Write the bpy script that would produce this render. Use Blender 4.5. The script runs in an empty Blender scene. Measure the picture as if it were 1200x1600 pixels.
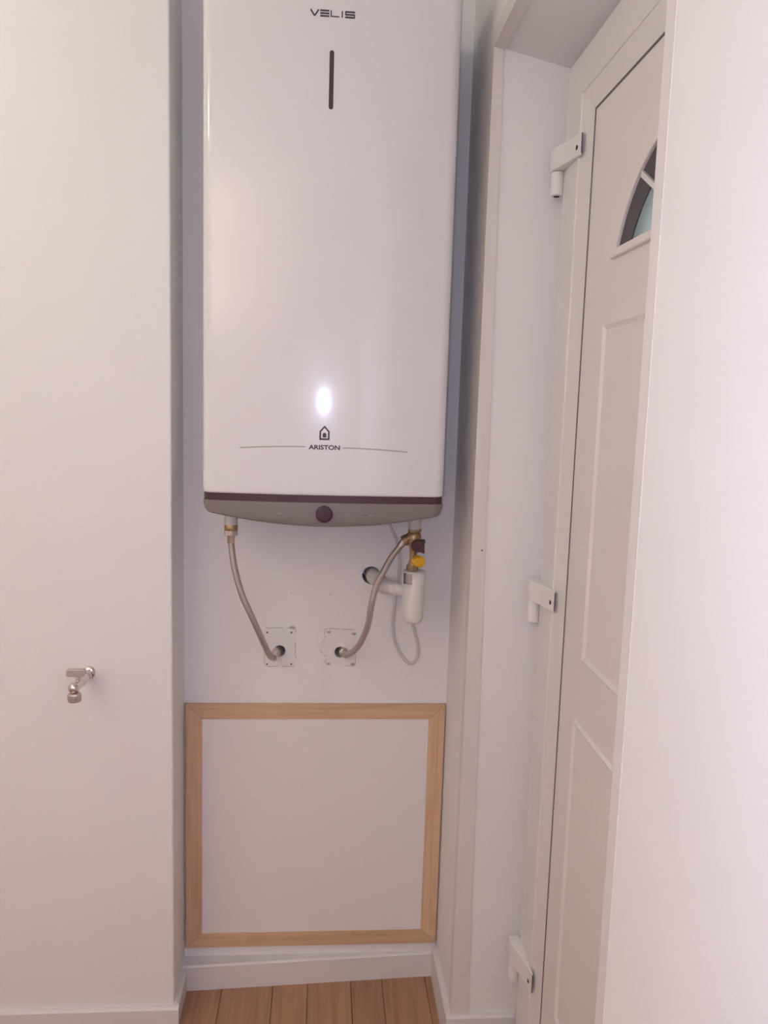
import bpy, bmesh, math, random
from mathutils import Matrix, Vector
random.seed(7)
S = bpy.context.scene
C = S.collection
PI = math.pi

# ------------------------------------------------------------------ camera
cam = bpy.data.cameras.new('camera'); cam_o = bpy.data.objects.new('camera', cam); C.objects.link(cam_o)
cam.sensor_width = 36; cam.sensor_fit = 'AUTO'; cam.lens = 28.125; cam.clip_start = 0.02
cam_o.matrix_world = Matrix(((0.99690234, -0.02000999, -0.07606136, 0),
                             (-0.07275085, 0.13284938, -0.98846262, 0),
                             (0.02988383, 0.99093423, 0.13098211, 1.5),
                             (0, 0, 0, 1)))
S.camera = cam_o
# ------------------------------------------------------------------ world (pale daylight outside the door glass)
W = bpy.data.worlds.new('world'); S.world = W; W.use_nodes = True
W.node_tree.nodes['Background'].inputs[0].default_value = (0.56, 0.66, 0.67, 1)
W.node_tree.nodes['Background'].inputs[1].default_value = 0.85
# ------------------------------------------------------------------ exposure and lights
S.view_settings.view_transform = 'Standard'; S.view_settings.look = 'None'
S.view_settings.gamma = 1; S.view_settings.use_curve_mapping = False
S.view_settings.exposure = 0.02
LAMP = Vector((-1.2, 1.12, 2.40)); LAMP_EMIT = 172.0; LAMP_COL = (0.87, 1.0, 0.72)
FILL_EMIT = 142.0; FILL_COL = (1.0, 0.76, 0.585)     # added fill light behind the camera, shaped as an uplighter
fl = bpy.data.lights.new('phone_torch', 'POINT'); fl.shadow_soft_size = 0.006; fl.energy = 15.0; fl.color = (0.66, 0.71, 1.0)
fl_o = bpy.data.objects.new('phone_torch', fl); C.objects.link(fl_o); fl_o.matrix_world = Matrix.Translation((-0.014, -0.005, 1.512)) @ cam_o.matrix_world.to_3x3().to_4x4()

# ------------------------------------------------------------------ materials
def mat(name, col, rough=0.5, metal=0.0, coat=0.0, spec=0.5, nvar=0.0, nscale=6.0, bump=0.0, bscale=200.0, emit=None, es=0.0, ior=1.5, trans=0.0):
    m = bpy.data.materials.new(name); m.use_nodes = True
    nt = m.node_tree; b = nt.nodes['Principled BSDF']
    b.inputs['Base Color'].default_value = (*col, 1); b.inputs['Roughness'].default_value = rough
    b.inputs['Metallic'].default_value = metal; b.inputs['Coat Weight'].default_value = coat
    b.inputs['Coat Roughness'].default_value = 0.072
    b.inputs['Specular IOR Level'].default_value = spec
    b.inputs['IOR'].default_value = ior; b.inputs['Transmission Weight'].default_value = trans
    if emit:
        b.inputs['Emission Color'].default_value = (*emit, 1); b.inputs['Emission Strength'].default_value = es
    tc = nt.nodes.new('ShaderNodeTexCoord')
    if nvar:
        n = nt.nodes.new('ShaderNodeTexNoise'); n.inputs['Scale'].default_value = nscale; n.inputs['Detail'].default_value = 4
        nt.links.new(tc.outputs['Object'], n.inputs['Vector'])
        r = nt.nodes.new('ShaderNodeValToRGB')
        r.color_ramp.elements[0].position = 0.3; r.color_ramp.elements[1].position = 0.7
        r.color_ramp.elements[0].color = (*[c*(1-nvar) for c in col], 1); r.color_ramp.elements[1].color = (*col, 1)
        nt.links.new(n.outputs['Fac'], r.inputs['Fac']); nt.links.new(r.outputs['Color'], b.inputs['Base Color'])
    if bump:
        n2 = nt.nodes.new('ShaderNodeTexNoise'); n2.inputs['Scale'].default_value = bscale; n2.inputs['Detail'].default_value = 3
        nt.links.new(tc.outputs['Object'], n2.inputs['Vector'])
        bp = nt.nodes.new('ShaderNodeBump'); bp.inputs['Strength'].default_value = bump; bp.inputs['Distance'].default_value = 0.001
        nt.links.new(n2.outputs['Fac'], bp.inputs['Height']); nt.links.new(bp.outputs['Normal'], b.inputs['Normal'])
    return m

def wood(name, light, dark, axis='Z', scale=1.0, rough=0.5, island=0.12):
    """wood with long grain along an axis; every piece gets a slightly different tone"""
    m = bpy.data.materials.new(name); m.use_nodes = True
    nt = m.node_tree; b = nt.nodes['Principled BSDF']; b.inputs['Roughness'].default_value = rough
    tc = nt.nodes.new('ShaderNodeTexCoord'); mp = nt.nodes.new('ShaderNodeMapping')
    s = {'X': (1.2, 22, 22), 'Y': (22, 1.2, 22), 'Z': (22, 22, 1.2)}[axis]
    mp.inputs['Scale'].default_value = [v*scale for v in s]
    oi = nt.nodes.new('ShaderNodeObjectInfo')
    ad = nt.nodes.new('ShaderNodeVectorMath'); ad.operation = 'ADD'
    ml = nt.nodes.new('ShaderNodeMath'); ml.operation = 'MULTIPLY'; ml.inputs[1].default_value = 13.0
    nt.links.new(oi.outputs['Random'], ml.inputs[0])
    cx = nt.nodes.new('ShaderNodeCombineXYZ')
    for i in range(3): nt.links.new(ml.outputs[0], cx.inputs[i])
    nt.links.new(tc.outputs['Object'], ad.inputs[0]); nt.links.new(cx.outputs[0], ad.inputs[1])
    nt.links.new(ad.outputs[0], mp.inputs['Vector'])
    n = nt.nodes.new('ShaderNodeTexNoise'); n.inputs['Scale'].default_value = 3.0; n.inputs['Detail'].default_value = 6; n.inputs['Distortion'].default_value = 0.8
    nt.links.new(mp.outputs[0], n.inputs['Vector'])
    r = nt.nodes.new('ShaderNodeValToRGB'); r.color_ramp.elements[0].position = 0.32; r.color_ramp.elements[1].position = 0.62
    r.color_ramp.elements[0].color = (*dark, 1); r.color_ramp.elements[1].color = (*light, 1)
    nt.links.new(n.outputs['Fac'], r.inputs['Fac'])
    hs = nt.nodes.new('ShaderNodeHueSaturation')
    mr = nt.nodes.new('ShaderNodeMapRange'); mr.inputs['To Min'].default_value = 1-island; mr.inputs['To Max'].default_value = 1+island
    nt.links.new(oi.outputs['Random'], mr.inputs['Value']); nt.links.new(mr.outputs[0], hs.inputs['Value'])
    nt.links.new(r.outputs['Color'], hs.inputs['Color']); nt.links.new(hs.outputs['Color'], b.inputs['Base Color'])
    return m

WALL = mat('wall_paint', (0.895, 0.875, 0.87), 0.62, nvar=0.02, nscale=2.5, bump=0.12, bscale=260, spec=0.3)
CEIL = mat('ceiling_paint', (0.88, 0.86, 0.85), 0.8)
TRIM = mat('trim_paint', (0.79, 0.745, 0.715), 0.42, spec=0.4)
SKIRT = mat('skirting_paint', (0.78, 0.75, 0.745), 0.38, spec=0.45)
PVC = mat('door_pvc', (0.85, 0.795, 0.745), 0.34, spec=0.5)
PVCW = mat('door_frame_pvc', (0.83, 0.79, 0.765), 0.30, spec=0.5)
HINGE = mat('hinge_plastic', (0.86, 0.83, 0.815), 0.33, spec=0.5)
GASKET = mat('gasket_rubber', (0.16, 0.13, 0.13), 0.7)
DARKHOLE = mat('screw_recess', (0.03, 0.02, 0.02), 0.8)
DARKBAND = mat('dark_glass_border', (0.075, 0.065, 0.068), 0.45)
MUNT = mat('glazing_bar_white', (0.75, 0.73, 0.72), 0.4)
PANE = mat('frosted_glass', (0.93, 0.97, 0.97), 0.35, trans=1.0, ior=1.15)
BOIL = mat('boiler_enamel', (0.82, 0.805, 0.81), 0.22, spec=0.25, coat=0.9)
BOILBACK = mat('boiler_rear_shell', (0.84, 0.83, 0.83), 0.4)
BAND = mat('boiler_plum_band', (0.070, 0.030, 0.034), 0.45)
CAP = mat('boiler_grey_plastic', (0.235, 0.205, 0.198), 0.42, spec=0.4)
KNOB = mat('boiler_plum_knob', (0.066, 0.026, 0.042), 0.55)
SLOT = mat('display_slot', (0.055, 0.042, 0.045), 0.3)
INK = mat('dark_print', (0.045, 0.035, 0.042), 0.45)
INKG = mat('grey_print', (0.46, 0.43, 0.42), 0.5)
MARKL = mat('pale_panel_mark', (0.275, 0.245, 0.24), 0.5)
MARKD = mat('dark_panel_mark', (0.18, 0.15, 0.15), 0.5)
STUB = mat('white_plastic_stub', (0.62, 0.585, 0.56), 0.4)
BRASS = mat('brass', (0.50, 0.34, 0.18), 0.40, metal=0.75, nvar=0.15, nscale=60)
BRASSD = mat('brass_dull', (0.40, 0.27, 0.16), 0.5, metal=0.6, nvar=0.2, nscale=60)
STEEL = mat('nickel_fitting', (0.62, 0.56, 0.54), 0.32, metal=0.9)
CHROME = mat('chrome', (0.72, 0.66, 0.64), 0.16, metal=1.0)
LEVERG = mat('satin_lever', (0.55, 0.50, 0.47), 0.45, metal=0.5)
BROWN = mat('brown_lever_plastic', (0.085, 0.030, 0.026), 0.35)
YEL = mat('yellow_plastic', (0.80, 0.46, 0.02), 0.38)
SIPH = mat('white_siphon_plastic', (0.80, 0.775, 0.74), 0.35)
SIPHG = mat('siphon_inner_grey', (0.50, 0.46, 0.45), 0.5)
PIPEW = mat('white_drain_pipe', (0.72, 0.68, 0.66), 0.42)
CABLE = mat('cable_white', (0.68, 0.64, 0.60), 0.45)
PLASTER = mat('plaster_patch', (0.87, 0.85, 0.84), 0.8, nvar=0.05, nscale=70, bump=0.3, bscale=300)
PLASTG = mat('grey_filler', (0.52, 0.49, 0.48), 0.9, nvar=0.3, nscale=300)
BOARD = mat('panel_white_board', (0.87, 0.835, 0.815), 0.5, spec=0.35)
PINE_V = wood('pine_vertical', (0.72, 0.50, 0.325), (0.62, 0.395, 0.24), 'Z', 1.0, 0.5, 0.05)
PINE_H = wood('pine_horizontal', (0.72, 0.50, 0.325), (0.62, 0.395, 0.24), 'X', 1.0, 0.5, 0.05)
LAM = wood('laminate_oak', (0.44, 0.245, 0.145), (0.34, 0.18, 0.10), 'Y', 1.0, 0.42, 0.10)
SUB = mat('floor_joint', (0.16, 0.075, 0.04), 0.7)
BULB = mat('bulb_glow', (1, 1, 1), 0.4, emit=LAMP_COL, es=LAMP_EMIT)
LAMPW = mat('lamp_white_plastic', (0.78, 0.77, 0.75), 0.4)

def braid():
    m = bpy.data.materials.new('steel_braid'); m.use_nodes = True
    nt = m.node_tree; b = nt.nodes['Principled BSDF']
    b.inputs['Metallic'].default_value = 0.9; b.inputs['Roughness'].default_value = 0.30
    uv = nt.nodes.new('ShaderNodeUVMap')
    sep = nt.nodes.new('ShaderNodeSeparateXYZ'); nt.links.new(uv.outputs[0], sep.inputs[0])
    def wave(sign):
        a = nt.nodes.new('ShaderNodeMath'); a.operation = 'MULTIPLY'; a.inputs[1].default_value = 10*2*PI
        nt.links.new(sep.outputs[0], a.inputs[0])
        c = nt.nodes.new('ShaderNodeMath'); c.operation = 'MULTIPLY'; c.inputs[1].default_value = sign*2600.0
        nt.links.new(sep.outputs[1], c.inputs[0])
        d = nt.nodes.new('ShaderNodeMath'); d.operation = 'ADD'; nt.links.new(a.outputs[0], d.inputs[0]); nt.links.new(c.outputs[0], d.inputs[1])
        s = nt.nodes.new('ShaderNodeMath'); s.operation = 'SINE'; nt.links.new(d.outputs[0], s.inputs[0]); return s
    mx = nt.nodes.new('ShaderNodeMath'); mx.operation = 'MAXIMUM'
    nt.links.new(wave(1).outputs[0], mx.inputs[0]); nt.links.new(wave(-1).outputs[0], mx.inputs[1])
    bp = nt.nodes.new('ShaderNodeBump'); bp.inputs['Strength'].default_value = 0.5; bp.inputs['Distance'].default_value = 0.0006
    nt.links.new(mx.outputs[0], bp.inputs['Height']); nt.links.new(bp.outputs['Normal'], b.inputs['Normal'])
    r = nt.nodes.new('ShaderNodeValToRGB'); r.color_ramp.elements[0].color = (0.40, 0.36, 0.35, 1); r.color_ramp.elements[1].color = (0.70, 0.65, 0.63, 1)
    nt.links.new(mx.outputs[0], r.inputs['Fac']); nt.links.new(r.outputs['Color'], b.inputs['Base Color'])
    return m
BRAID = braid()

# ------------------------------------------------------------------ helpers
def obj(name, bm, m, parent=None, smooth=False, bevel=0.0, segs=2, loc=None):
    me = bpy.data.meshes.new(name)
    bmesh.ops.recalc_face_normals(bm, faces=bm.faces[:])
    bm.to_mesh(me); bm.free()
    me.materials.append(m)
    o = bpy.data.objects.new(name, me); C.objects.link(o)
    if parent is not None: o.parent = parent
    if loc is not None: o.location = loc
    if smooth:
        for p in me.polygons: p.use_smooth = True
    if bevel:
        bv = o.modifiers.new('edge', 'BEVEL'); bv.width = bevel; bv.segments = segs; bv.limit_method = 'ANGLE'; bv.angle_limit = math.radians(40)
        if smooth: pass
    return o

def smooth_auto(o, ang=40):
    for p in o.data.polygons: p.use_smooth = True
    bm = bmesh.new(); bm.from_mesh(o.data)
    for e in bm.edges:
        if len(e.link_faces) == 2 and e.calc_face_angle(0) > math.radians(ang): e.smooth = False
    bm.to_mesh(o.data); bm.free()
    return o

def tag(o, label=None, cat=None, group=None, kind=None):
    if label: o['label'] = label
    if cat: o['category'] = cat
    if group: o['group'] = group
    if kind: o['kind'] = kind
    return o

def empty(name, loc=(0, 0, 0)):
    # parts are given in world coordinates, the Empty marks the base of the thing
    o = bpy.data.objects.new(name, None); C.objects.link(o); o.location = loc; o.empty_display_size = 0.05
    return o

def part(name, bm, m, root, smooth=False, auto=None, bevel=0.0, segs=2):
    """a child of root built from world coordinates"""
    off = Vector((0, 0, 0)); r = root
    while r is not None: off += r.location; r = r.parent
    bmesh.ops.translate(bm, vec=-off, verts=bm.verts[:])
    o = obj(name, bm, m, root, smooth, bevel, segs)
    if auto: smooth_auto(o, auto)
    return o

def box(bm, x0, x1, y0, y1, z0, z1):
    v = [bm.verts.new(p) for p in ((x0, y0, z0), (x1, y0, z0), (x1, y1, z0), (x0, y1, z0), (x0, y0, z1), (x1, y0, z1), (x1, y1, z1), (x0, y1, z1))]
    for f in ((0, 3, 2, 1), (4, 5, 6, 7), (0, 1, 5, 4), (1, 2, 6, 5), (2, 3, 7, 6), (3, 0, 4, 7)): bm.faces.new([v[i] for i in f])
    return bm
def nb(*a):
    bm = bmesh.new()
    if a: box(bm, *a)
    return bm

def prism(bm, pts, axis, a0, a1):
    """extrude a closed 2D outline along an axis; outline is (y,z) for X, (x,z) for Y, (x,y) for Z"""
    def P(p, a): return {'X': (a, p[0], p[1]), 'Y': (p[0], a, p[1]), 'Z': (p[0], p[1], a)}[axis]
    A = [bm.verts.new(P(p, a0)) for p in pts]; B = [bm.verts.new(P(p, a1)) for p in pts]
    n = len(pts)
    bm.faces.new(A); bm.faces.new(B[::-1])
    for i in range(n): bm.faces.new((A[i], A[(i+1) % n], B[(i+1) % n], B[i]))
    return bm

def lathe(bm, prof, origin, axis, seg=28, start=None, hexa=()):
    """surface of revolution: prof = [(distance along axis, radius)...]"""
    axis = Vector(axis).normalized(); origin = Vector(origin)
    u = axis.orthogonal().normalized() if start is None else Vector(start).normalized(); w = axis.cross(u)
    rings = []
    for d, r in prof:
        rings.append([bm.verts.new(origin + axis*d + (u*math.cos(2*PI*i/seg) + w*math.sin(2*PI*i/seg))*max(r, 1e-5)) for i in range(seg)])
    for a, b in zip(rings[:-1], rings[1:]):
        for i in range(seg): bm.faces.new((a[i], a[(i+1) % seg], b[(i+1) % seg], b[i]))
    bm.faces.new(rings[0][::-1]); bm.faces.new(rings[-1])
    return bm

def catmull(pts, n=10):
    P = [Vector(p) for p in pts]; P = [P[0]*2-P[1]] + P + [P[-1]*2-P[-2]]
    out = []
    for i in range(1, len(P)-2):
        a, b, c, d = P[i-1:i+3]
        for k in range(n):
            t = k/n
            out.append(0.5*((2*b) + (c-a)*t + (2*a-5*b+4*c-d)*t*t + (3*b-a-3*c+d)*t**3))
    out.append(P[-2]); return out

def tube(bm, path, r, seg=16):
    uvl = bm.loops.layers.uv.new('UVMap')
    rings = []; L = [0.0]; u = None
    for i, p in enumerate(path):
        t = (path[min(i+1, len(path)-1)] - path[max(i-1, 0)]).normalized()
        u = t.orthogonal().normalized() if u is None else (u - t*u.dot(t)).normalized()
        w = t.cross(u)
        if i: L.append(L[-1] + (p-path[i-1]).length)
        rings.append([bm.verts.new(p + (u*math.cos(2*PI*k/seg) + w*math.sin(2*PI*k/seg))*r) for k in range(seg)])
    for i in range(len(rings)-1):
        for k in range(seg):
            f = bm.faces.new((rings[i][k], rings[i][(k+1) % seg], rings[i+1][(k+1) % seg], rings[i+1][k]))
            for lp, (uu, vv) in zip(f.loops, ((k/seg, L[i]), ((k+1)/seg, L[i]), ((k+1)/seg, L[i+1]), (k/seg, L[i+1]))): lp[uvl].uv = (uu, vv)
    bm.faces.new(rings[0][::-1]); bm.faces.new(rings[-1])
    return bm

def cut(o, cutters):
    """subtract closed meshes from o, baked into the mesh"""
    tmp = []
    for bm in cutters:
        c = obj('cutter', bm, o.data.materials[0]); tmp.append(c)
        md = o.modifiers.new('cut', 'BOOLEAN'); md.operation = 'DIFFERENCE'; md.solver = 'EXACT'; md.object = c
    dg = bpy.context.evaluated_depsgraph_get(); dg.update()
    me = bpy.data.meshes.new_from_object(o.evaluated_get(dg))
    o.modifiers.clear(); o.data = me
    for c in tmp:
        cm = c.data; bpy.data.objects.remove(c); bpy.data.meshes.remove(cm)
    return o

# ------------------------------------------------------------------ dimensions (metres; x right, y away from the camera, z up)
XL, XR = -0.335, 0.323            # niche sides
YB, YL, YJ = 1.94, 1.79, 1.69     # niche back, left wall face, far door jamb
YN = 0.785                        # near end of the door opening (outer edge of its trim)
ZC = 2.52
# ------------------------------------------------------------------ room shell
fl_b = obj('floor', nb(-2.2, 0.66, -1.3, 2.12, -0.06, -0.006), SUB); tag(fl_b, 'brown laminate plank floor at the foot of the niche', kind='structure')
# planks run into the niche
edges = [-0.2354, -0.1045, -0.0153, 0.0971, 0.1789, 0.2939]
xs = edges[:]
while xs[0] > -2.1: xs.insert(0, xs[0] - random.choice((0.09, 0.115, 0.13)))
while xs[-1] < 0.55: xs.append(xs[-1] + random.choice((0.09, 0.115)))
for i in range(len(xs)-1):
    yy = 0.35 + 0.38*((i*2) % 3)
    cuts = [-1.29] + ([yy-1.22] if yy-1.22 > -1.15 else []) + [yy, 2.0]
    for a, b in zip(cuts[:-1], cuts[1:]):
        if b-a < 0.1: continue
        cxm, cym = (xs[i]+xs[i+1])/2, (a+b)/2
        w, l = (xs[i+1]-xs[i])/2-0.0006, (b-a)/2-0.0006
        obj('plank', nb(-w, w, -l, l, -0.008, 0), LAM, fl_b, bevel=0.0008, segs=1, loc=(cxm, cym, 0))

ceil = obj('ceiling', nb(-2.2, 0.66, -1.3, 2.12, ZC, ZC+0.08), CEIL); tag(ceil, kind='structure')
wl = obj('wall_left', nb(-2.2, XL, YL, 2.12, -0.05, ZC), WALL, bevel=0.004, segs=3); tag(wl, 'plain white wall left of the niche', kind='structure')
tag(obj('wall_side', nb(-2.28, -2.2, -1.3, 2.12, -0.05, ZC), WALL), kind='structure')
tag(obj('wall_rear', nb(-2.28, 0.66, -1.38, -1.3, -0.05, ZC), WALL), kind='structure')

HOLE = {'left': (-0.1004, 0.8893), 'right': (0.0499, 0.8870)}
wb = obj('wall_back', nb(XL, XR, YB, 2.12, -0.05, ZC), WALL)
cyl = lambda x, z, r: lathe(bmesh.new(), [(0, r), (0.12, r)], (x, YB-0.02, z), (0, 1, 0), 32)
cut(wb, [cyl(*HOLE['left'], 0.0142), cyl(*HOLE['right'], 0.0142), cyl(0.1222, 1.0840, 0.0222), nb(XL+0.002, XR-0.0015, YB-0.02, YB+0.03, 0.094, 0.7545)])
tag(wb, 'white back wall of the niche behind the water heater', kind='structure')

bm = bmesh.new()
box(bm, XR, 0.64, YJ, 2.12, -0.05, ZC)                                   # far stub beside the niche
prism(bm, [(XR, 2.222), (0.50, 2.183), (0.64, 2.183), (0.64, ZC), (XR, ZC)], 'Y', YN, YJ)   # lintel, soffit falling to the door
box(bm, XR, 0.462, -1.3, YN+0.003, -0.05, ZC)                            # near wall
box(bm, 0.56, 0.64, -1.3, 0.66, -0.05, ZC)
wr = obj('wall_right', bm, WALL); tag(wr, 'white right wall with the deep door recess', kind='structure')

# corner angle trim around the recess (two legs: on the wall face and into the recess)
bm = bmesh.new()
zt = 2.219
def leg(pts): # 8 points hexahedron
    v = [bm.verts.new(p) for p in pts]
    for f in ((0, 3, 2, 1), (4, 5, 6, 7), (0, 1, 5, 4), (1, 2, 6, 5), (2, 3, 7, 6), (3, 0, 4, 7)): bm.faces.new([v[i] for i in f])
t = 0.003
x0 = XR-0.0007; zt = 2.2215
# far jamb: leg in the recess, widening downwards as fitted, and leg on the wall face
leg([(x0, YJ-t, 0), (0.3635, YJ-t, 0), (0.3635, YJ, 0), (x0, YJ, 0), (x0, YJ-t, zt), (0.3420, YJ-t, zt), (0.3420, YJ, zt), (x0, YJ, zt)])
box(bm, x0, XR+.001, YJ, YJ+0.03, 0, zt+0.028)
# soffit: leg under the lintel, leg on the wall face above
leg([(x0, YN, zt-t), (0.344, YN, zt-t-0.005), (0.344, YJ, zt-t-0.005), (x0, YJ, zt-t), (x0, YN, zt), (0.344, YN, zt), (0.344, YJ, zt), (x0, YJ, zt)])
box(bm, x0, XR+.001, YN, YJ, zt, zt+0.028)
# near jamb
box(bm, x0, XR+.03, YN+0.003, YN+0.026, 0, zt)
tr = obj('trim_1', bm, TRIM); tag(tr, 'beige painted corner trim around the door recess', kind='structure')
d = lathe(bmesh.new(), [(0, .0022), (.001, .0022)], (0.3455, YJ-t-0.0006, 1.197), (0, 1, 0), 10)
obj('nail_mark', d, MARKD, tr)

# ------------------------------------------------------------------ skirting boards
def skirt_prof(th, h): return [(0, 0), (th, 0), (th, h-0.006), (th-0.004, h), (0, h)]
bm = bmesh.new()
prism(bm, [(YL-p[0], p[1]) for p in skirt_prof(0.012, 0.052)], 'X', -2.2, XL+0.0125)
prism(bm, [(XL+p[0], p[1]) for p in skirt_prof(0.012, 0.060)], 'Y', YL-0.001, 1.905)
tag(obj('baseboard_left', bm, SKIRT), 'white skirting board of the left wall, turning into the niche', kind='structure')
bm = bmesh.new()
# the board across the niche stands askew: further out at its left end, leaving a wedge-shaped ledge
yl_, yr_ = 1.899, 1.9335
v = []
for z, dy in ((0, 0), (0.064, 0), (0.068, 0.004)):
    v.append((bm.verts.new((XL, yl_+dy, z)), bm.verts.new((XR, yr_+dy, z))))
bk = [(bm.verts.new((XL, YB+0.002, z)), bm.verts.new((XR, YB+0.002, z))) for z in (0.068, 0)]
lp = v + bk
for i in range(5):
    a, b = lp[i], lp[(i+1) % 5]; bm.faces.new((a[0], a[1], b[1], b[0]))
bm.faces.new([p[0] for p in lp]); bm.faces.new([p[1] for p in lp][::-1])
tag(obj('baseboard_back', bm, SKIRT), 'white skirting board standing askew across the niche', kind='structure')
bm = bmesh.new()
prism(bm, [(XR-p[0], p[1]) for p in skirt_prof(0.012, 0.090)], 'Y', YJ-0.001, 1.934)
prism(bm, [(YJ-p[0], p[1]) for p in skirt_prof(0.012, 0.092)], 'X', XR-0.0125, 0.474)
prism(bm, [(XR-p[0], p[1]) for p in skirt_prof(0.012, 0.090)], 'Y', -1.3, YN)
tag(obj('baseboard_right', bm, SKIRT), 'white skirting board of the right wall and the recess', kind='structure')

# ------------------------------------------------------------------ door in the recess (leaf lies along the right wall)
XS, XI = 0.470, 0.485             # sash face, infill face
YA, YZ = 1.660, 0.625             # hinge side, lock side
GY0, GY1 = 1.519, 0.766           # infill edges (gasket)
ZS, GZ = 2.172, 2.052
dr = empty('door_1', (0.5, 1.15, 0)); tag(dr, 'white panelled plastic door with fan-shaped glass in the recess', kind='structure')
# fixed frame behind the sash
bm = bmesh.new()
box(bm, 0.488, 0.56, YA-0.03, YJ+0.002, 0, 2.20); box(bm, 0.488, 0.56, 0.60, YZ+0.02, 0, 2.20); box(bm, 0.488, 0.56, YZ, YA, ZS-0.02, 2.20)
box(bm, 0.535, 0.62, 0.60, YJ+0.002, 2.10, 2.20)
part('door_frame', bm, PVCW, dr, bevel=0.002)
# sash profile: mitred hollow ring with a stepped bead towards the infill
def ring(bm, o, i, xa, xb, xi):
    """ring between outer rect o and inner rect i (y0,y1,z0,z1): face at xa outside, xb inside edge, back at xi"""
    def R(r, x): return [bm.verts.new((x, y, z)) for y, z in ((r[0], r[2]), (r[1], r[2]), (r[1], r[3]), (r[0], r[3]))]
    A, B, D, Ee = R(o, xa), R(i, xb), R(i, xi), R(o, xi)
    for P, Q in ((A, B), (B, D), (D, Ee), (Ee, A)):
        for k in range(4): bm.faces.new((P[k], P[(k+1) % 4], Q[(k+1) % 4], Q[k]))
bm = bmesh.new()
ring(bm, (YA, YZ, 0.012, ZS), (YA-0.094, YZ+0.094, 0.106, ZS-0.078), XS, XS, 0.535)
part('sash', bm, PVCW, dr, bevel=0.003)
bm = bmesh.new()
ring(bm, (YA-0.094, YZ+0.094, 0.106, ZS-0.078), (GY0+0.003, GY1-0.003, 0.147, GZ+0.003), XS+0.003, XI-0.001, 0.53)
part('glazing_bead', bm, PVCW, dr)
bm = bmesh.new()
ring(bm, (GY0+0.003, GY1-0.003, 0.147, GZ+0.003), (GY0-0.001, GY1+0.001, 0.151, GZ-0.001), XI-0.0012, XI-0.0012, 0.52)
part('gasket', bm, GASKET, dr)

# fanlight outline in the leaf plane: flat sill and a segment arc
FYC, FZ0, FR, FK = 1.142, 1.774, 0.2355, 0.096
def arc(off, n=36, zlow=FZ0):
    r = FR - off; zc = FZ0 - FK
    a0 = math.asin((zlow - zc)/r)
    return [(FYC + r*math.cos(a), zc + r*math.sin(a)) for a in [a0 + (PI-2*a0)*k/n for k in range(n+1)]]
inf = part('door_panel', nb(XI, 0.53, GY1, GY0, 0.15, GZ), PVC, dr)
fan_cut = prism(bmesh.new(), arc(0), 'X', XI-0.05, 0.6)
bmesh.ops.recalc_face_normals(fan_cut, faces=fan_cut.faces[:])
# (cut is done in the panel's own coordinates)
bmesh.ops.translate(fan_cut, vec=-Vector(dr.location), verts=fan_cut.verts[:])
cc = obj('cutter', fan_cut, PVC); cc.parent = dr
bpy.context.view_layer.update()
md = inf.modifiers.new('cut', 'BOOLEAN'); md.operation = 'DIFFERENCE'; md.solver = 'EXACT'; md.object = cc
dg = bpy.context.evaluated_depsgraph_get(); dg.update()
me_ = bpy.data.meshes.new_from_object(inf.evaluated_get(dg)); inf.modifiers.clear(); inf.data = me_
bpy.data.objects.remove(cc)
# moulding round the fanlight
def band_strip(bm, A, B, xa, xb):
    """strip between two equally long open outlines in the (y,z) plane"""
    va = [[bm.verts.new((x, *p)) for p in A] for x in (xa, xb)]; vb = [[bm.verts.new((x, *p)) for p in B] for x in (xa, xb)]
    for i in range(len(A)-1):
        bm.faces.new((va[0][i], va[0][i+1], vb[0][i+1], vb[0][i])); bm.faces.new((va[1][i], va[1][i+1], vb[1][i+1], vb[1][i]))
        bm.faces.new((va[0][i], va[0][i+1], va[1][i+1], va[1][i])); bm.faces.new((vb[0][i], vb[0][i+1], vb[1][i+1], vb[1][i]))
    for k in (0, -1): bm.faces.new((va[0][k], vb[0][k], vb[1][k], va[1][k]))
bm = bmesh.new(); band_strip(bm, arc(-0.014), arc(0.0), XI-0.005, XI+0.001)
sy = [p[0] for p in (arc(-0.014)[0], arc(-0.014)[-1])]
box(bm, XI-0.007, XI+0.001, sy[1]-0.006, sy[0]+0.006, FZ0-0.014, FZ0)
part('fanlight_moulding', bm, PVC, dr, bevel=0.002)
pane = part('fanlight_pane', prism(bmesh.new(), arc(-0.002), 'X', 0.4885, 0.4935), PANE, dr)
bm = bmesh.new(); band_strip(bm, arc(-0.002), arc(0.046), 0.4862, 0.4884)
part('pane_border', bm, DARKBAND, dr)
def bar(p, q, w, xa, xb):
    p, q = Vector(p), Vector(q); d = (q-p).normalized(); n = Vector((-d.y, d.x))*w/2
    return prism(bmesh.new(), [tuple(p+n), tuple(q+n), tuple(q-n), tuple(p-n)], 'X', xa, xb)
ctr = (FYC, FZ0+0.02)
for p in ((1.268, 1.8700), (FYC, 1.893), (2*FYC-1.268, 1.8700)):
    part('glazing_bar', bar(p, ctr, 0.0085, 0.4815, 0.4861), MUNT, dr)
# raised mouldings of the leaf
def moulding(y0, y1, z0, z1):
    bm = bmesh.new(); w = 0.016
    ring(bm, (y0, y1, z0, z1), (y0-w*.45, y1+w*.45, z0+w*.45, z1-w*.45), XI+0.001, XI-0.0045, XI+0.001)
    ring(bm, (y0-w*.45, y1+w*.45, z0+w*.45, z1-w*.45), (y0-w, y1+w, z0+w, z1-w), XI-0.0045, XI+0.001, XI+0.001)
    return bm
part('panel_moulding', moulding(1.402, 0.882, 1.040, 1.658), PVC, dr)
part('panel_moulding', moulding(1.430, 0.854, 0.292, 0.924), PVC, dr)
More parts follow.
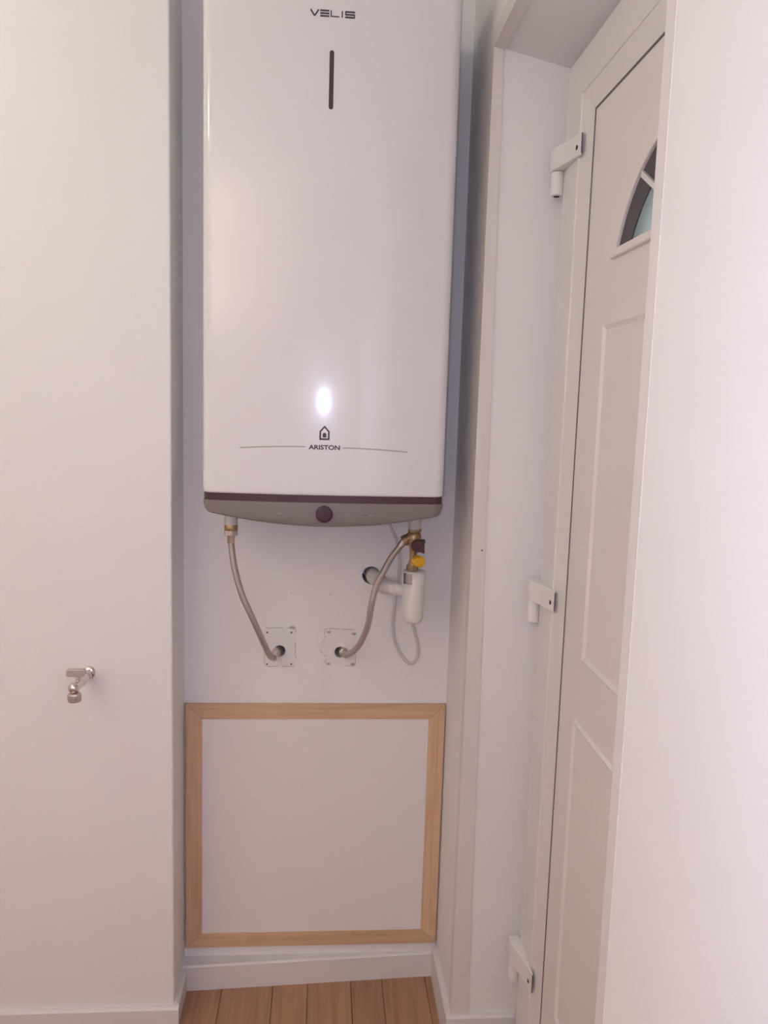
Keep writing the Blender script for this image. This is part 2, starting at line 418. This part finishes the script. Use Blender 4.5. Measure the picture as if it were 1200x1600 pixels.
# three hinges: barrel in the corner, flag screwed onto the sash
for zb, zt_ in ((1.932, 2.021), (1.046, 1.141), (0.199, 0.299)):
    zm = zb + (zt_-zb)*0.52
    bm = lathe(bmesh.new(), [(0, .0105), (.002, .0125), (zm-zb-.0015, .0125), (zm-zb, .0118)], (0.4595, YA+0.003, zb), (0, 0, 1), 24)
    h = part('hinge', bm, HINGE, dr, auto=40)
    fz0, fz1 = zm+0.001, zt_
    out = [(0.4455, YA+0.013), (0.4455, YA-0.014), (0.4560, YA-0.050), (0.4668, 1.552), (0.4675, 1.546), (XS+0.001, 1.546), (XS+0.001, YA+0.013)]
    part('hinge_flag', prism(bmesh.new(), out, 'Z', fz0, fz1), HINGE, h, bevel=0.003)
    part('flag_edge', nb(0.4685, XS+.0005, 1.5448, 1.5462, fz0+.003, fz1-.003), GASKET, h)
    part('screw', lathe(bmesh.new(), [(0, .0046), (.003, .0046)], (0.4643, 1.562, fz0+(fz1-fz0)*0.40), (1, 0, 0), 14), DARKHOLE, h)
    part('barrel_cap', lathe(bmesh.new(), [(0, .006), (.0012, .006)], (0.4595, YA+0.003, zb-0.001), (0, 0, 1), 14), DARKHOLE, h)
# threshold
part('threshold', nb(0.47, 0.62, 0.60, YJ, 0.0, 0.012), PVCW, dr)

# ------------------------------------------------------------------ water heater
BX, BY0, BY1 = 0.0023, 1.660, 1.925
HWX = 0.2545
wh = empty('water_heater', (BX, 1.80, 1.246))
tag(wh, 'tall white wall-hung electric water heater with grey base and dark control knob', 'water heater')
def plan(hw, y0, y1, r, bulge=0.013, nf=24, inset=0.0):
    """plan outline: slightly bowed front, rounded vertical edges"""
    hw -= inset; y0 += inset; pts = []
    # front from left to right
    def fy(x): return y0 + bulge*(x/hw)**2
    for k in range(9):
        a = PI + (PI/2)*k/8
        pts.append((-hw + r + r*math.cos(a), y0 + bulge + r + r*math.sin(a)))
    for k in range(1, nf):
        x = (-hw+r) + (2*hw-2*r)*k/nf
        tt = abs(x)/(hw-r); pts.append((x, y0 + bulge*tt**2))
    for k in range(9):
        a = -PI/2 + (PI/2)*k/8
        pts.append((hw - r + r*math.cos(a), y0 + bulge + r + r*math.sin(a)))
    pts += [(hw, y1), (-hw, y1)]
    return [(BX + p[0], p[1]) for p in pts]
def loft(bm, rings):
    V = [[bm.verts.new(p) for p in r] for r in rings]; n = len(V[0])
    for a, b in zip(V[:-1], V[1:]):
        for i in range(n): bm.faces.new((a[i], a[(i+1) % n], b[(i+1) % n], b[i]))
    bm.faces.new(V[0][::-1]); bm.faces.new(V[-1])
    return bm
def lvl(outline, z): return [(p[0], p[1], z) for p in outline]
YC = 1.84    # joint between front cover and rear shell
R0 = 0.024
rg = []
for z, ins in ((1.3110, 0.0045), (1.3120, 0.0018), (1.3140, 0.0004), (1.3165, 0), (1.322, 0), (1.8, 0), (2.294, 0), (2.302, 0), (2.312, 0.003), (2.318, 0.010), (2.321, 0.020)):
    rg.append(lvl(plan(HWX, BY0, YC, R0, inset=ins), z))
body = part('front_cover', loft(bmesh.new(), rg), BOIL, wh, auto=30)
part('rear_shell', nb(BX-HWX+0.004, BX+HWX-0.004, YC-0.001, BY1, 1.290, 2.316), BOILBACK, wh, bevel=0.012, segs=3)
part('trim_band', loft(bmesh.new(), [lvl(plan(HWX, BY0, YC, R0, inset=0.0022), 1.2955), lvl(plan(HWX, BY0, YC, R0, inset=0.0022), 1.3112)]), BAND, wh, auto=30)
# base cap: bellied lower edge, hanging lowest in the middle
bm = bmesh.new()
o0 = plan(HWX, BY0, BY1-0.002, R0, inset=0.0006)
def zbot(x):
    tt = min(1.0, abs(x-BX)/(HWX-0.002)); z = 1.2462 + 0.0265*tt**2
    if tt > 0.955: z += 0.010*((tt-0.955)/0.045)**2
    return z
ZTOP = 1.2962
rings = [lvl(o0, ZTOP)]
for fr, ins in ((0.35, 0.0), (0.7, 0.0004), (0.92, 0.0015), (1.0, 0.0045)):
    oo = plan(HWX, BY0, BY1-0.002, R0, inset=0.0006+ins)
    rings.append([(p[0], p[1], ZTOP + (zbot(p[0])-ZTOP)*fr) for p in oo])
V = [[bm.verts.new(p) for p in r] for r in rings]; n = len(V[0])
for a, b in zip(V[:-1], V[1:]):
    for i in range(n): bm.faces.new((a[i], a[(i+1) % n], b[(i+1) % n], b[i]))
bm.faces.new(V[0])
# underside as strips joining front points with the rear edge
last = V[-1]; fr_ = last[:-2]
rear = [bm.verts.new((v_.co.x, BY1-0.006, zbot(v_.co.x))) for v_ in fr_]
for i in range(len(fr_)-1): bm.faces.new((fr_[i], fr_[i+1], rear[i+1], rear[i]))
bm.faces.new([last[-2], last[-1]] + rear)
part('base_cap', bm, CAP, wh, auto=35)
kn = lathe(bmesh.new(), [(-0.004, 0.0178), (0.0035, 0.0178), (0.0050, 0.0165), (0.0060, 0.012), (0.0063, 0.0)], (0.0026, BY0+0.001, 1.2728), (0, -1, 0), 36)
kn = part('control_knob', kn, KNOB, wh, auto=40); kn['label'] = 'dark plum round control knob'
YP = BY0-0.0004                    # printing lies on the cover
def yf(x): return BY0 + 0.013*((x-BX)/(HWX-R0))**2 - 0.0004
def quad_plate(bm, pts, th=0.0007):
    """thin plate from an (x,z) outline lying on the bowed front"""
    A = [bm.verts.new((p[0], yf(p[0]), p[1])) for p in pts]; B = [bm.verts.new((p[0], yf(p[0])+th, p[1])) for p in pts]
    m_ = len(pts)
    bm.faces.new(A); bm.faces.new(B[::-1])
    for i in range(m_): bm.faces.new((A[i], A[(i+1) % m_], B[(i+1) % m_], B[i]))
def stroke(bm, p, q, w):
    p, q = Vector(p), Vector(q); d = (q-p).normalized(); nn = Vector((-d.y, d.x))*w/2
    quad_plate(bm, [tuple(p+nn), tuple(q+nn), tuple(q-nn), tuple(p-nn)])
# display slot
bm = bmesh.new(); sx, r_ = -0.0004, 0.0044; pts = []
for k in range(9): a = PI*k/8; pts.append((sx + r_*math.cos(a), 2.1812 - r_ + r_*math.sin(a)))
for k in range(9): a = PI + PI*k/8; pts.append((sx + r_*math.cos(a), 2.0725 + r_ + r_*math.sin(a)))
quad_plate(bm, pts); part('display_slot', bm, SLOT, wh)
# upper lettering V E L I S drawn from strokes, the E and S being three bars
bm = bmesh.new(); zl, zh = 2.2412, 2.2532; zm = (zl+zh)/2; w = 0.0022
stroke(bm, (-0.0430, zh), (-0.0352, zl+.0005), 0.0028); stroke(bm, (-0.0274, zh), (-0.0352, zl+.0005), 0.0028)
for z in (zl+w/2, zm, zh-w/2): stroke(bm, (-0.0245, z), (-0.0070, z), 0.0030)
stroke(bm, (-0.0035, zh), (-0.0035, zl), w); stroke(bm, (-0.0035, zl+w/2), (0.0125, zl+w/2), 0.0020)
stroke(bm, (0.0180, zh), (0.0180, zl), w)
for z in (zl+w/2, zm, zh-w/2): stroke(bm, (0.0235, z), (0.0425, z), 0.0030)
stroke(bm, (0.0245, zm), (0.0245, zh), w); stroke(bm, (0.0415, zl), (0.0415, zm), w)
part('front_lettering', bm, INK, wh)
# house emblem: outlined house with a small arch inside
bm = bmesh.new(); hw, zb_, ze, zp = 0.0105, 1.4272, 1.4452, 1.4570; s_ = 0.0035; hx = 0.0
O = [(hx-hw, zb_), (hx-hw, ze), (hx, zp), (hx+hw, ze), (hx+hw, zb_)]
I = [(hx-hw+s_, zb_+s_), (hx-hw+s_, ze-0.0010), (hx, zp-s_*1.35), (hx+hw-s_, ze-0.0010), (hx+hw-s_, zb_+s_)]
for i in range(5):
    j = (i+1) % 5; quad_plate(bm, [O[i], O[j], I[j], I[i]])
arcp = [(hx-0.0038, 1.4325), (hx-0.0038, 1.4385)] + [(hx + 0.0038*math.cos(PI-PI*k/6), 1.4385 + 0.0038*math.sin(PI*k/6)) for k in range(1, 6)] + [(hx+0.0038, 1.4385), (hx+0.0038, 1.4325)]
quad_plate(bm, arcp)
part('house_emblem', bm, INK, wh)
# maker's lettering under the emblem
cu = bpy.data.curves.new('t', 'FONT'); cu.body = 'ARISTON'; cu.size = 1; cu.align_x = 'CENTER'; cu.extrude = 0.02; cu.offset = 0.028; cu.resolution_u = 4
to = bpy.data.objects.new('t', cu); C.objects.link(to)
dg = bpy.context.evaluated_depsgraph_get(); dg.update()
tm = bpy.data.meshes.new_from_object(to.evaluated_get(dg)); bpy.data.objects.remove(to)
bm = bmesh.new(); bm.from_mesh(tm); bpy.data.meshes.remove(tm)
xs_ = [v_.co.x for v_ in bm.verts]; zs_ = [v_.co.y for v_ in bm.verts]
kx = 0.0645/(max(xs_)-min(xs_)); kz = 0.0098/(max(zs_)-min(zs_)); mx_ = (max(xs_)+min(xs_))/2; mn_ = min(zs_)
for v_ in bm.verts:
    x, y, z = v_.co; X = (x-mx_)*kx; v_.co = (X, yf(X)+0.0002 - z*0.02, 1.4072 + (y-mn_)*kz)
part('emblem_lettering', bm, INK, wh)
for s in (-1, 1):
    bm = bmesh.new(); P0 = [(s*(0.0385 + (0.1735-0.0385)*k/10), 1.4125 - 0.0058*((k/10)**2) - (0.0006 if s > 0 else 0)) for k in range(11)]
    for a, b in zip(P0[:-1], P0[1:]): stroke(bm, a, b, 0.0028)
    part('emblem_line', bm, INKG, wh)
# faint marks on the base panel
def mark(x0, x1, z0, z1, m): 
    bm = bmesh.new(); quad_plate(bm, [(x0, z0), (x1, z0), (x1, z1), (x0, z1)], 0.001); part('panel_mark', bm, m, wh)
mark(0.0840, 0.0945, 1.2700, 1.2735, MARKD); mark(0.0965, 0.1080, 1.2695, 1.2735, MARKL)
mark(-0.0935, -0.0850, 1.2700, 1.2740, MARKL); mark(0.0500, 0.0560, 1.2705, 1.2745, MARKL); mark(-0.0620, -0.0580, 1.2700, 1.2745, MARKL)
for x in (-0.2056, 0.2098):
    part('pipe_stub', lathe(bmesh.new(), [(0, .0148), (.048, .0148)], (x, 1.80, 1.2235), (0, 0, 1), 24), STUB, wh, auto=40)

# ------------------------------------------------------------------ flexible hoses
def hose(name, label, pts, r, top, wall_hole):
    root = empty(name, Vector(pts[0])); tag(root, label, 'hose', 'braided hoses under the water heater')
    path = catmull(pts, 10)
    part('braided_tube', tube(bmesh.new(), path, r, 18), BRAID, root, smooth=True)
    return root, path
HL = [(-0.2054, 1.8, 1.1925), (-0.2050, 1.8, 1.1850), (-0.2016, 1.8, 1.1524), (-0.195, 1.8, 1.117), (-0.1808, 1.805, 1.064), (-0.16, 1.82, 1.0092), (-0.1393, 1.845, 0.9516), (-0.1255, 1.875, 0.9064), (-0.1165, 1.9, 0.8850), (-0.1080, 1.922, 0.8860)]
ho, path = hose('flexible_hose', 'curved braided steel hose from the left outlet of the water heater to the wall', HL, 0.0073, None, None)
part('brass_union', lathe(bmesh.new(), [(0, .0138), (.0015, .0150), (.013, .0150), (.0145, .0140)], (-0.2056, 1.80, 1.2130), (0, 0, 1), 24), BRASS, ho, auto=40)
part('hex_nut', lathe(bmesh.new(), [(0, .0150), (.0018, .0166), (.0105, .0166), (.0123, .0150)], (-0.2056, 1.80, 1.2015), (0, 0, 1), 6), STEEL, ho, bevel=0.001)
part('ferrule', lathe(bmesh.new(), [(0, .0078), (.002, .0086), (.016, .0086), (.019, .0105)], (-0.2055, 1.80, 1.1840), (0, 0, 1), 20), STEEL, ho, auto=40)
def wall_end(root, tip, hole):
    tip = Vector(tip); q = Vector((hole[0], YB+0.03, hole[1])); ax = (q-tip).normalized()
    part('end_ferrule', lathe(bmesh.new(), [(-.012, .0084), (.006, .0086), (.008, .0080)], tip, ax, 20), STEEL, root, auto=40)
    part('end_nut', lathe(bmesh.new(), [(.007, .0105), (.0085, .0118), (.022, .0118), (.060, .0100)], tip, ax, 6), STEEL, root, bevel=0.0008)
wall_end(ho, (-0.1112, 1.912, 0.8855), (HOLE['left'][0]-0.001, HOLE['left'][1]+0.003))
HR = [(0.1885, 1.8, 1.2000), (0.1791, 1.8, 1.1853), (0.1586, 1.8, 1.1566), (0.1426, 1.8, 1.1265), (0.1272, 1.8, 1.0947), (0.1196, 1.805, 1.0617), (0.1151, 1.815, 1.0295), (0.1132, 1.83, 1.0), (0.1067, 1.85, 0.9647), (0.0935, 1.875, 0.9255), (0.0777, 1.895, 0.9014), (0.0650, 1.908, 0.8917), (0.0585, 1.920, 0.8905)]
ho2, path2 = hose('flexible_hose', 'curved braided steel hose from the brass safety valve to the wall', HR, 0.0073, None, None)
part('ferrule', lathe(bmesh.new(), [(-.012, .0082), (.006, .0086), (.010, .0100)], (0.1850, 1.80, 1.1945), Vector((0.0103, 0, 0.0160)), 20), STEEL, ho2, auto=40)
wall_end(ho2, (0.0600, 1.916, 0.8905), (HOLE['right'][0]+0.001, HOLE['right'][1]+0.003))

# ------------------------------------------------------------------ safety valve group
sv = empty('safety_valve', (0.2108, 1.80, 1.126)); tag(sv, 'brass safety valve with brown lever and yellow knob under the water heater', 'valve')
VX = 0.2103
part('union_nut', lathe(bmesh.new(), [(0, .0142), (.0012, .0152), (.0085, .0152), (.0097, .0140)], (VX, 1.80, 1.2165), (0, 0, 1), 8), BRASSD, sv, bevel=0.0006)
part('valve_body', lathe(bmesh.new(), [(0, .0105), (.002, .0118), (.010, .0118), (.022, .0080), (.045, .0085), (.052, .0112), (.058, .0145), (.066, .0168), (.076, .0168), (.083, .0150), (.0855, .0120)], (VX-0.0015, 1.80, 1.1315), (0, 0, 1), 28), BRASS, sv, auto=50)
part('inlet_branch', lathe(bmesh.new(), [(0, .0110), (.016, .0110), (.017, .0125), (.026, .0125), (.0275, .0112)], (VX-0.003, 1.80, 1.2095), Vector((-0.78, -0.02, -0.52)), 20), BRASSD, sv, auto=40)
part('lower_union', lathe(bmesh.new(), [(0, .0128), (.002, .0140), (.0125, .0140), (.0140, .0125)], (VX-0.003, 1.80, 1.1265), (0, 0, 1), 8), BRASSD, sv, bevel=0.0006)
lv = part('lever', lathe(bmesh.new(), [(0, .0100), (.016, .0100), (.017, .0142), (.026, .0142), (.0275, .0125), (.0276, .0065), (.0245, .0060), (.0245, 0)], (0.2142, 1.792, 1.1895), (0, -1, 0), 28), BROWN, sv, auto=40)
bm = bmesh.new(); prism(bm, [(0.2142, 1.2020), (0.2230, 1.2045), (0.2310, 1.2050), (0.2318, 1.1990), (0.2300, 1.1930), (0.2308, 1.1740), (0.2280, 1.1725), (0.2190, 1.1765)], 'Y', 1.7665, 1.7755)
part('lever_tab', bm, BROWN, lv, bevel=0.0015)
yk_o = Vector((0.2120, 1.796, 1.1530)); yk_a = Vector((0.42, -1, -0.02))
yk = part('pressure_knob', lathe(bmesh.new(), [(0, .0090), (.010, .0090), (.011, .0132), (.024, .0132), (.0265, .0126), (.028, .0112), (.028, 0)], yk_o, yk_a, 32), YEL, sv, auto=40); yk['label'] = 'yellow round knob'
part('knob_collar', lathe(bmesh.new(), [(0.004, .0118), (.0110, .0126), (.0125, .0120)], yk_o, yk_a, 24), mat('knob_collar_beige', (0.55, 0.44, 0.30), .45), yk, auto=40)

# ------------------------------------------------------------------ siphon and drain
sp = empty('drain_siphon', (0.2125, 1.80, 1.0045)); tag(sp, 'white plastic cup siphon under the safety valve with side outlet', 'siphon')
SX, SR = 0.2122, 0.0268
# cup with a window cut into its upper left front
bm = bmesh.new(); seg = 48
prof = [(1.0045, 0.010), (1.0050, 0.0170), (1.0075, 0.0212), (1.0120, 0.0232), (1.0200, 0.0240), (1.0985, SR), (1.1245, SR+0.0004)]
a_win0, a_win1 = math.radians(192), math.radians(256)
rings = [[bm.verts.new((SX + r*math.cos(2*PI*i/seg), 1.80 + r*math.sin(2*PI*i/seg), z)) for i in range(seg)] for z, r in prof]
for k in range(len(rings)-1):
    for i in range(seg):
        am = 2*PI*(i+.5)/seg
        if k == len(rings)-2 and a_win0 < am < a_win1: continue
        bm.faces.new((rings[k][i], rings[k][(i+1) % seg], rings[k+1][(i+1) % seg], rings[k+1][i]))
bm.faces.new(rings[0][::-1])
cup = part('cup', bm, SIPH, sp, auto=45)
so = cup.modifiers.new('thickness', 'SOLIDIFY'); so.thickness = 0.0022; so.offset = -1
part('inner_tube', lathe(bmesh.new(), [(0, .0205), (.043, .0205)], (SX, 1.80, 1.083), (0, 0, 1), 24), SIPHG, sp, auto=40)
part('top_rim', lathe(bmesh.new(), [(0, .0266), (.002, .0266), (.0025, .0250)], (SX, 1.80, 1.1240), (0, 0, 1), 40), SIPH, sp, auto=40)
A_ = Vector((SX-0.012, 1.805, 1.0760)); B_ = Vector((0.1260, 1.97, 1.0835)); dv = (B_-A_).normalized(); L_ = (B_-A_).length
part('side_outlet', lathe(bmesh.new(), [(0, .0140), (.030, .0140), (.031, .0172), (.050, .0172), (.052, .0160)], A_ + Vector((0, 0, 0)), Vector((-0.80, 0.60, 0.05)), 28), SIPH, sp, auto=40)
el = catmull([A_ + Vector((-0.80, 0.60, 0.05)).normalized()*0.046, A_ + Vector((-0.80, 0.60, 0.05)).normalized()*0.068, Vector((0.1400, 1.880, 1.0830)), Vector((0.1280, 1.925, 1.0830)), Vector((0.1258, 1.985, 1.0830))], 8)
dp = part('drain_pipe', tube(bmesh.new(), el, 0.0178, 24), PIPEW, sp, smooth=True)
part('pipe_collar', lathe(bmesh.new(), [(0, .0190), (.016, .0190), (.0175, .0178)], el[6], el[9]-el[6], 24), SIPH, dp, auto=40)

# ------------------------------------------------------------------ power cable
cb = [(0.1568, 1.894, 1.2400), (0.1575, 1.9, 1.2251), (0.1635, 1.91, 1.2128), (0.1817, 1.925, 1.1744), (0.1896, 1.932, 1.1446), (0.1909, 1.934, 1.1045), (0.189, 1.934, 1.0657), (0.1827, 1.934, 1.012), (0.1796, 1.934, 0.9597), (0.1874, 1.934, 0.9153), (0.2064, 1.934, 0.8774), (0.2263, 1.934, 0.8609), (0.2413, 1.934, 0.8718), (0.2444, 1.934, 0.8992), (0.2366, 1.934, 0.9363), (0.2274, 1.934, 0.9683), (0.2226, 1.938, 0.994), (0.2215, 1.945, 1.005)]
tag(obj('power_cable', tube(bmesh.new(), catmull(cb, 8), 0.0036, 12), CABLE, smooth=True), 'thin white power cable looping down the wall behind the siphon', 'cable')

# ------------------------------------------------------------------ plaster patches round the pipe outlets
def patch(name, label, outline, hole, th=0.0009):
    o = obj(name, prism(bmesh.new(), outline, 'Y', YB-th, YB+0.0005), PLASTER)
    cut(o, [lathe(bmesh.new(), [(0, 0.0146), (0.08, 0.0146)], (hole[0], YB-0.03, hole[1]), (0, 1, 0), 32)])
    bm = bmesh.new()
    # greyish filler bead along the jagged edge, broken in places
    n_ = len(outline)
    for i in range(n_):
        a, b = Vector(outline[i]), Vector(outline[(i+1) % n_])
        if (i*7) % 5 in (1, 3): continue
        a2, b2 = a.lerp(b, 0.08), a.lerp(b, 0.86)
        d_ = (b2-a2).normalized(); nn = Vector((-d_.y, d_.x))*0.0005
        prism(bm, [tuple(a2+nn), tuple(b2+nn), tuple(b2-nn), tuple(a2-nn)], 'Y', YB-th-0.0004, YB)
    fe = obj('filler_edge', bm, PLASTG, o); tag(fe, kind='stuff')
    tag(o, label, 'plaster patch')
    return o
pl = patch('plaster_patch', 'square plaster patch with four dark screw holes round the left pipe outlet',
           [(-0.1389, 0.9479), (-0.085, 0.9484), (-0.0610, 0.9486), (-0.0615, 0.934), (-0.0580, 0.930), (-0.0625, 0.915), (-0.0610, 0.893), (-0.0625, 0.880), (-0.0580, 0.868), (-0.0620, 0.862), (-0.0600, 0.8499), (-0.100, 0.8490), (-0.1379, 0.8495)], HOLE['left'])
for x, z in ((-0.1317, 0.9365), (-0.0718, 0.9371), (-0.1316, 0.8553), (-0.0714, 0.8557)):
    obj('screw_hole', lathe(bmesh.new(), [(0, .0021), (.0006, .0021)], (x, YB-0.0017, z), (0, 1, 0), 10), DARKHOLE, pl)
obj('filler_smear', prism(bmesh.new(), [(-0.0770, 0.9510), (-0.0700, 0.9530), (-0.0640, 0.9515), (-0.0630, 0.9470), (-0.0660, 0.9455), (-0.0760, 0.9478)], 'Y', YB-0.0019, YB), PLASTG, pl)
pr = patch('plaster_patch', 'jagged pointed plaster patch round the right pipe outlet',
           [(0.0085, 0.9440), (0.0180, 0.9480), (0.050, 0.9470), (0.0850, 0.9455), (0.0877, 0.930), (0.0850, 0.905), (0.0885, 0.880), (0.0884, 0.8524), (0.060, 0.8512), (0.0160, 0.8520), (0.0120, 0.858), (0.0160, 0.872), (0.0080, 0.882), (-0.0020, 0.893), (-0.0054, 0.900), (0.0030, 0.912), (0.0130, 0.924), (0.0100, 0.932)], HOLE['right'])
for x, z in ((0.0209, 0.9387), (0.0832, 0.9351), (0.0210, 0.8570), (0.0819, 0.8557)):
    n_ = 7; pp = [(x + random.uniform(.6, 1.1)*0.0068*math.cos(2*PI*k/n_), z + random.uniform(.6, 1.1)*0.0038*math.sin(2*PI*k/n_)) for k in range(n_)]
    obj('filler_smear', prism(bmesh.new(), pp, 'Y', YB-0.0019, YB), PLASTG, pr)
for x, z in ((-0.0747, 1.0361), (0.022, 1.0341)):
    obj('drill_mark', lathe(bmesh.new(), [(0, .0014), (.001, .0014)], (x, YB-0.0004, z), (0, 1, 0), 8), PLASTG, wb)

# ------------------------------------------------------------------ wooden framed access panel
ap = empty('access_panel', (-0.005, 1.93, 0.098)); tag(ap, 'white access panel in a pale pine frame low on the niche wall', 'panel')
ox0, ox1, oz0, oz1 = -0.3302, 0.3192, 0.0990, 0.7545
rw, rh = 0.0405, 0.0385
ix0, ix1, iz0, iz1 = ox0+rw, ox1-rw, oz0+rh, oz1-rh
y0, y1 = 1.929, 1.955
g = 0.0003
part('stile', prism(bmesh.new(), [(ox0, oz0+g), (ix0, iz0+g), (ix0, iz1-g), (ox0, oz1-g)], 'Y', y0, y1), PINE_V, ap, bevel=0.0008)
part('stile', prism(bmesh.new(), [(ox1, oz0+g), (ix1, iz0+g), (ix1, iz1-g), (ox1, oz1-g)], 'Y', y0, y1), PINE_V, ap, bevel=0.0008)
part('rail', prism(bmesh.new(), [(ox0+g, oz1), (ox1-g, oz1), (ix1-g, iz1), (ix0+g, iz1)], 'Y', y0, y1), PINE_H, ap, bevel=0.0008)
# bottom rail glued up from three finger-jointed lengths
b0, b1 = -0.175, 0.0950
def botx(x0a, x0b, x1a, x1b): return [(x0a, oz0), (x1a, oz0), (x1b, iz0), (x0b, iz0)]
part('rail', prism(bmesh.new(), botx(ox0+g, ix0+g, b0, b0), 'Y', y0, y1), PINE_H, ap, bevel=0.0004)
part('rail', prism(bmesh.new(), botx(b0, b0, b1, b1), 'Y', y0, y1), PINE_H, ap, bevel=0.0004)
part('rail', prism(bmesh.new(), botx(b1, b1, ox1-g, ix1-g), 'Y', y0, y1), PINE_H, ap, bevel=0.0004)
part('white_board', nb(ix0-0.001, ix1+0.001, y0+0.003, y1-0.004, iz0-0.001, iz1+0.001), BOARD, ap)

# ------------------------------------------------------------------ valve on the left wall
tp = empty('water_tap', (-0.520, YL, 0.883)); tag(tp, 'small chrome stop valve sticking out of the left wall', 'tap')
R_ = Vector((-0.5205, YL+0.001, 0.8835))
ax = Vector((-0.02, -1, -0.02)).normalized()
part('wall_collar', lathe(bmesh.new(), [(0, .0150), (.003, .0150), (.006, .0128), (.0075, .0085), (.018, .0082)], R_, ax, 28), CHROME, tp, auto=40)
part('union_nut', lathe(bmesh.new(), [(.017, .0112), (.0185, .0128), (.029, .0128), (.0305, .0112)], R_, ax, 6), CHROME, tp, bevel=0.0008)
part('body', lathe(bmesh.new(), [(.030, .0090), (.034, .0090), (.036, .0118), (.058, .0118), (.061, .0104), (.082, .0096), (.094, .0080), (.100, .0060), (.102, .0)], R_, ax, 28), CHROME, tp, auto=40)
e = R_ + ax*0.080
part('spindle', lathe(bmesh.new(), [(0, .0052), (.020, .0052), (.023, .0046)], e + Vector((0, 0.004, 0.004)), (0, 0, 1), 18), CHROME, tp, auto=40)
hn = bmesh.new(); prism(hn, [(-0.5440, 0.9025), (-0.5440, 0.9165), (-0.5405, 0.9185), (-0.5080, 0.9185), (-0.5040, 0.9165), (-0.5040, 0.9065), (-0.5120, 0.9015)], 'Y', 1.7035, 1.7140)
part('lever_handle', hn, LEVERG, tp, bevel=0.0015)
part('swivel_ball', lathe(bmesh.new(), [(-.0122, 0.0)] + [(-.0122*math.cos(PI*k/12), .0122*math.sin(PI*k/12)) for k in range(1, 12)] + [(.0122, 0.0)], (-0.5262, 1.697, 0.8805), (0, 0, -1), 24), CHROME, tp, smooth=True)
# knurled outlet nut
bm = bmesh.new(); pr_ = [(0, .0090), (.0020, .0128), (.0040, .0142), (.0175, .0142), (.0195, .0128), (.0200, .006)]
segk = 40; rings = []
for d_, r in pr_:
    rings.append([bm.verts.new((-0.5250 + math.cos(2*PI*i/segk)*(r - (0.0006 if i % 2 and r > .014 else 0)), 1.697 + math.sin(2*PI*i/segk)*(r - (0.0006 if i % 2 and r > .014 else 0)), 0.8700-d_)) for i in range(segk)])
for a, b in zip(rings[:-1], rings[1:]):
    for i in range(segk): bm.faces.new((a[i], a[(i+1) % segk], b[(i+1) % segk], b[i]))
bm.faces.new(rings[0]); bm.faces.new(rings[-1][::-1])
part('outlet_nut', bm, STEEL, tp)

# ------------------------------------------------------------------ ceiling bulb lighting the place (above left, out of the frame)
cl = empty('ceiling_lamp', (LAMP.x, LAMP.y, ZC)); tag(cl, 'bare round bulb in a short white ceiling holder', 'lamp')
part('ceiling_rose', lathe(bmesh.new(), [(0, .045), (.012, .045), (.020, .022), (.090, .018)], (LAMP.x, LAMP.y, ZC), (0, 0, -1), 28), LAMPW, cl, auto=40)
rb = 0.032
part('bulb', lathe(bmesh.new(), [(-rb, 0.0)] + [(-rb*math.cos(PI*k/10), rb*math.sin(PI*k/10)) for k in range(1, 10)] + [(rb, 0.0)], LAMP, (0, 0, -1), 20), BULB, cl, smooth=True)

ux, uy = -1.35, -0.75  # unseen uplighter, added to raise the ambient light by way of the ceiling
up = empty('added_fill_uplighter', (ux, uy, 0)); tag(up, 'added fill light in the form of a white uplighter with a shallow bowl', 'lamp')
GLOW = mat('fill_glow', (1, 1, 1), 0.5, emit=FILL_COL, es=FILL_EMIT)
part('base', lathe(bmesh.new(), [(0, .14), (.012, .14), (.02, .12), (.024, .02)], (ux, uy, 0), (0, 0, 1), 32), LAMPW, up, auto=40)
part('pole', lathe(bmesh.new(), [(.02, .012), (1.70, .012)], (ux, uy, 0), (0, 0, 1), 16), LAMPW, up, auto=40)
part('bowl', lathe(bmesh.new(), [(1.69, .02), (1.70, .06), (1.73, .13), (1.79, .18), (1.785, .175), (1.735, .125), (1.72, .06), (1.72, .001)], (ux, uy, 0), (0, 0, 1), 36), LAMPW, up, auto=60)
part('diffuser', lathe(bmesh.new(), [(1.745, .128), (1.75, .13), (1.752, .001)], (ux, uy, 0), (0, 0, 1), 32), GLOW, up)
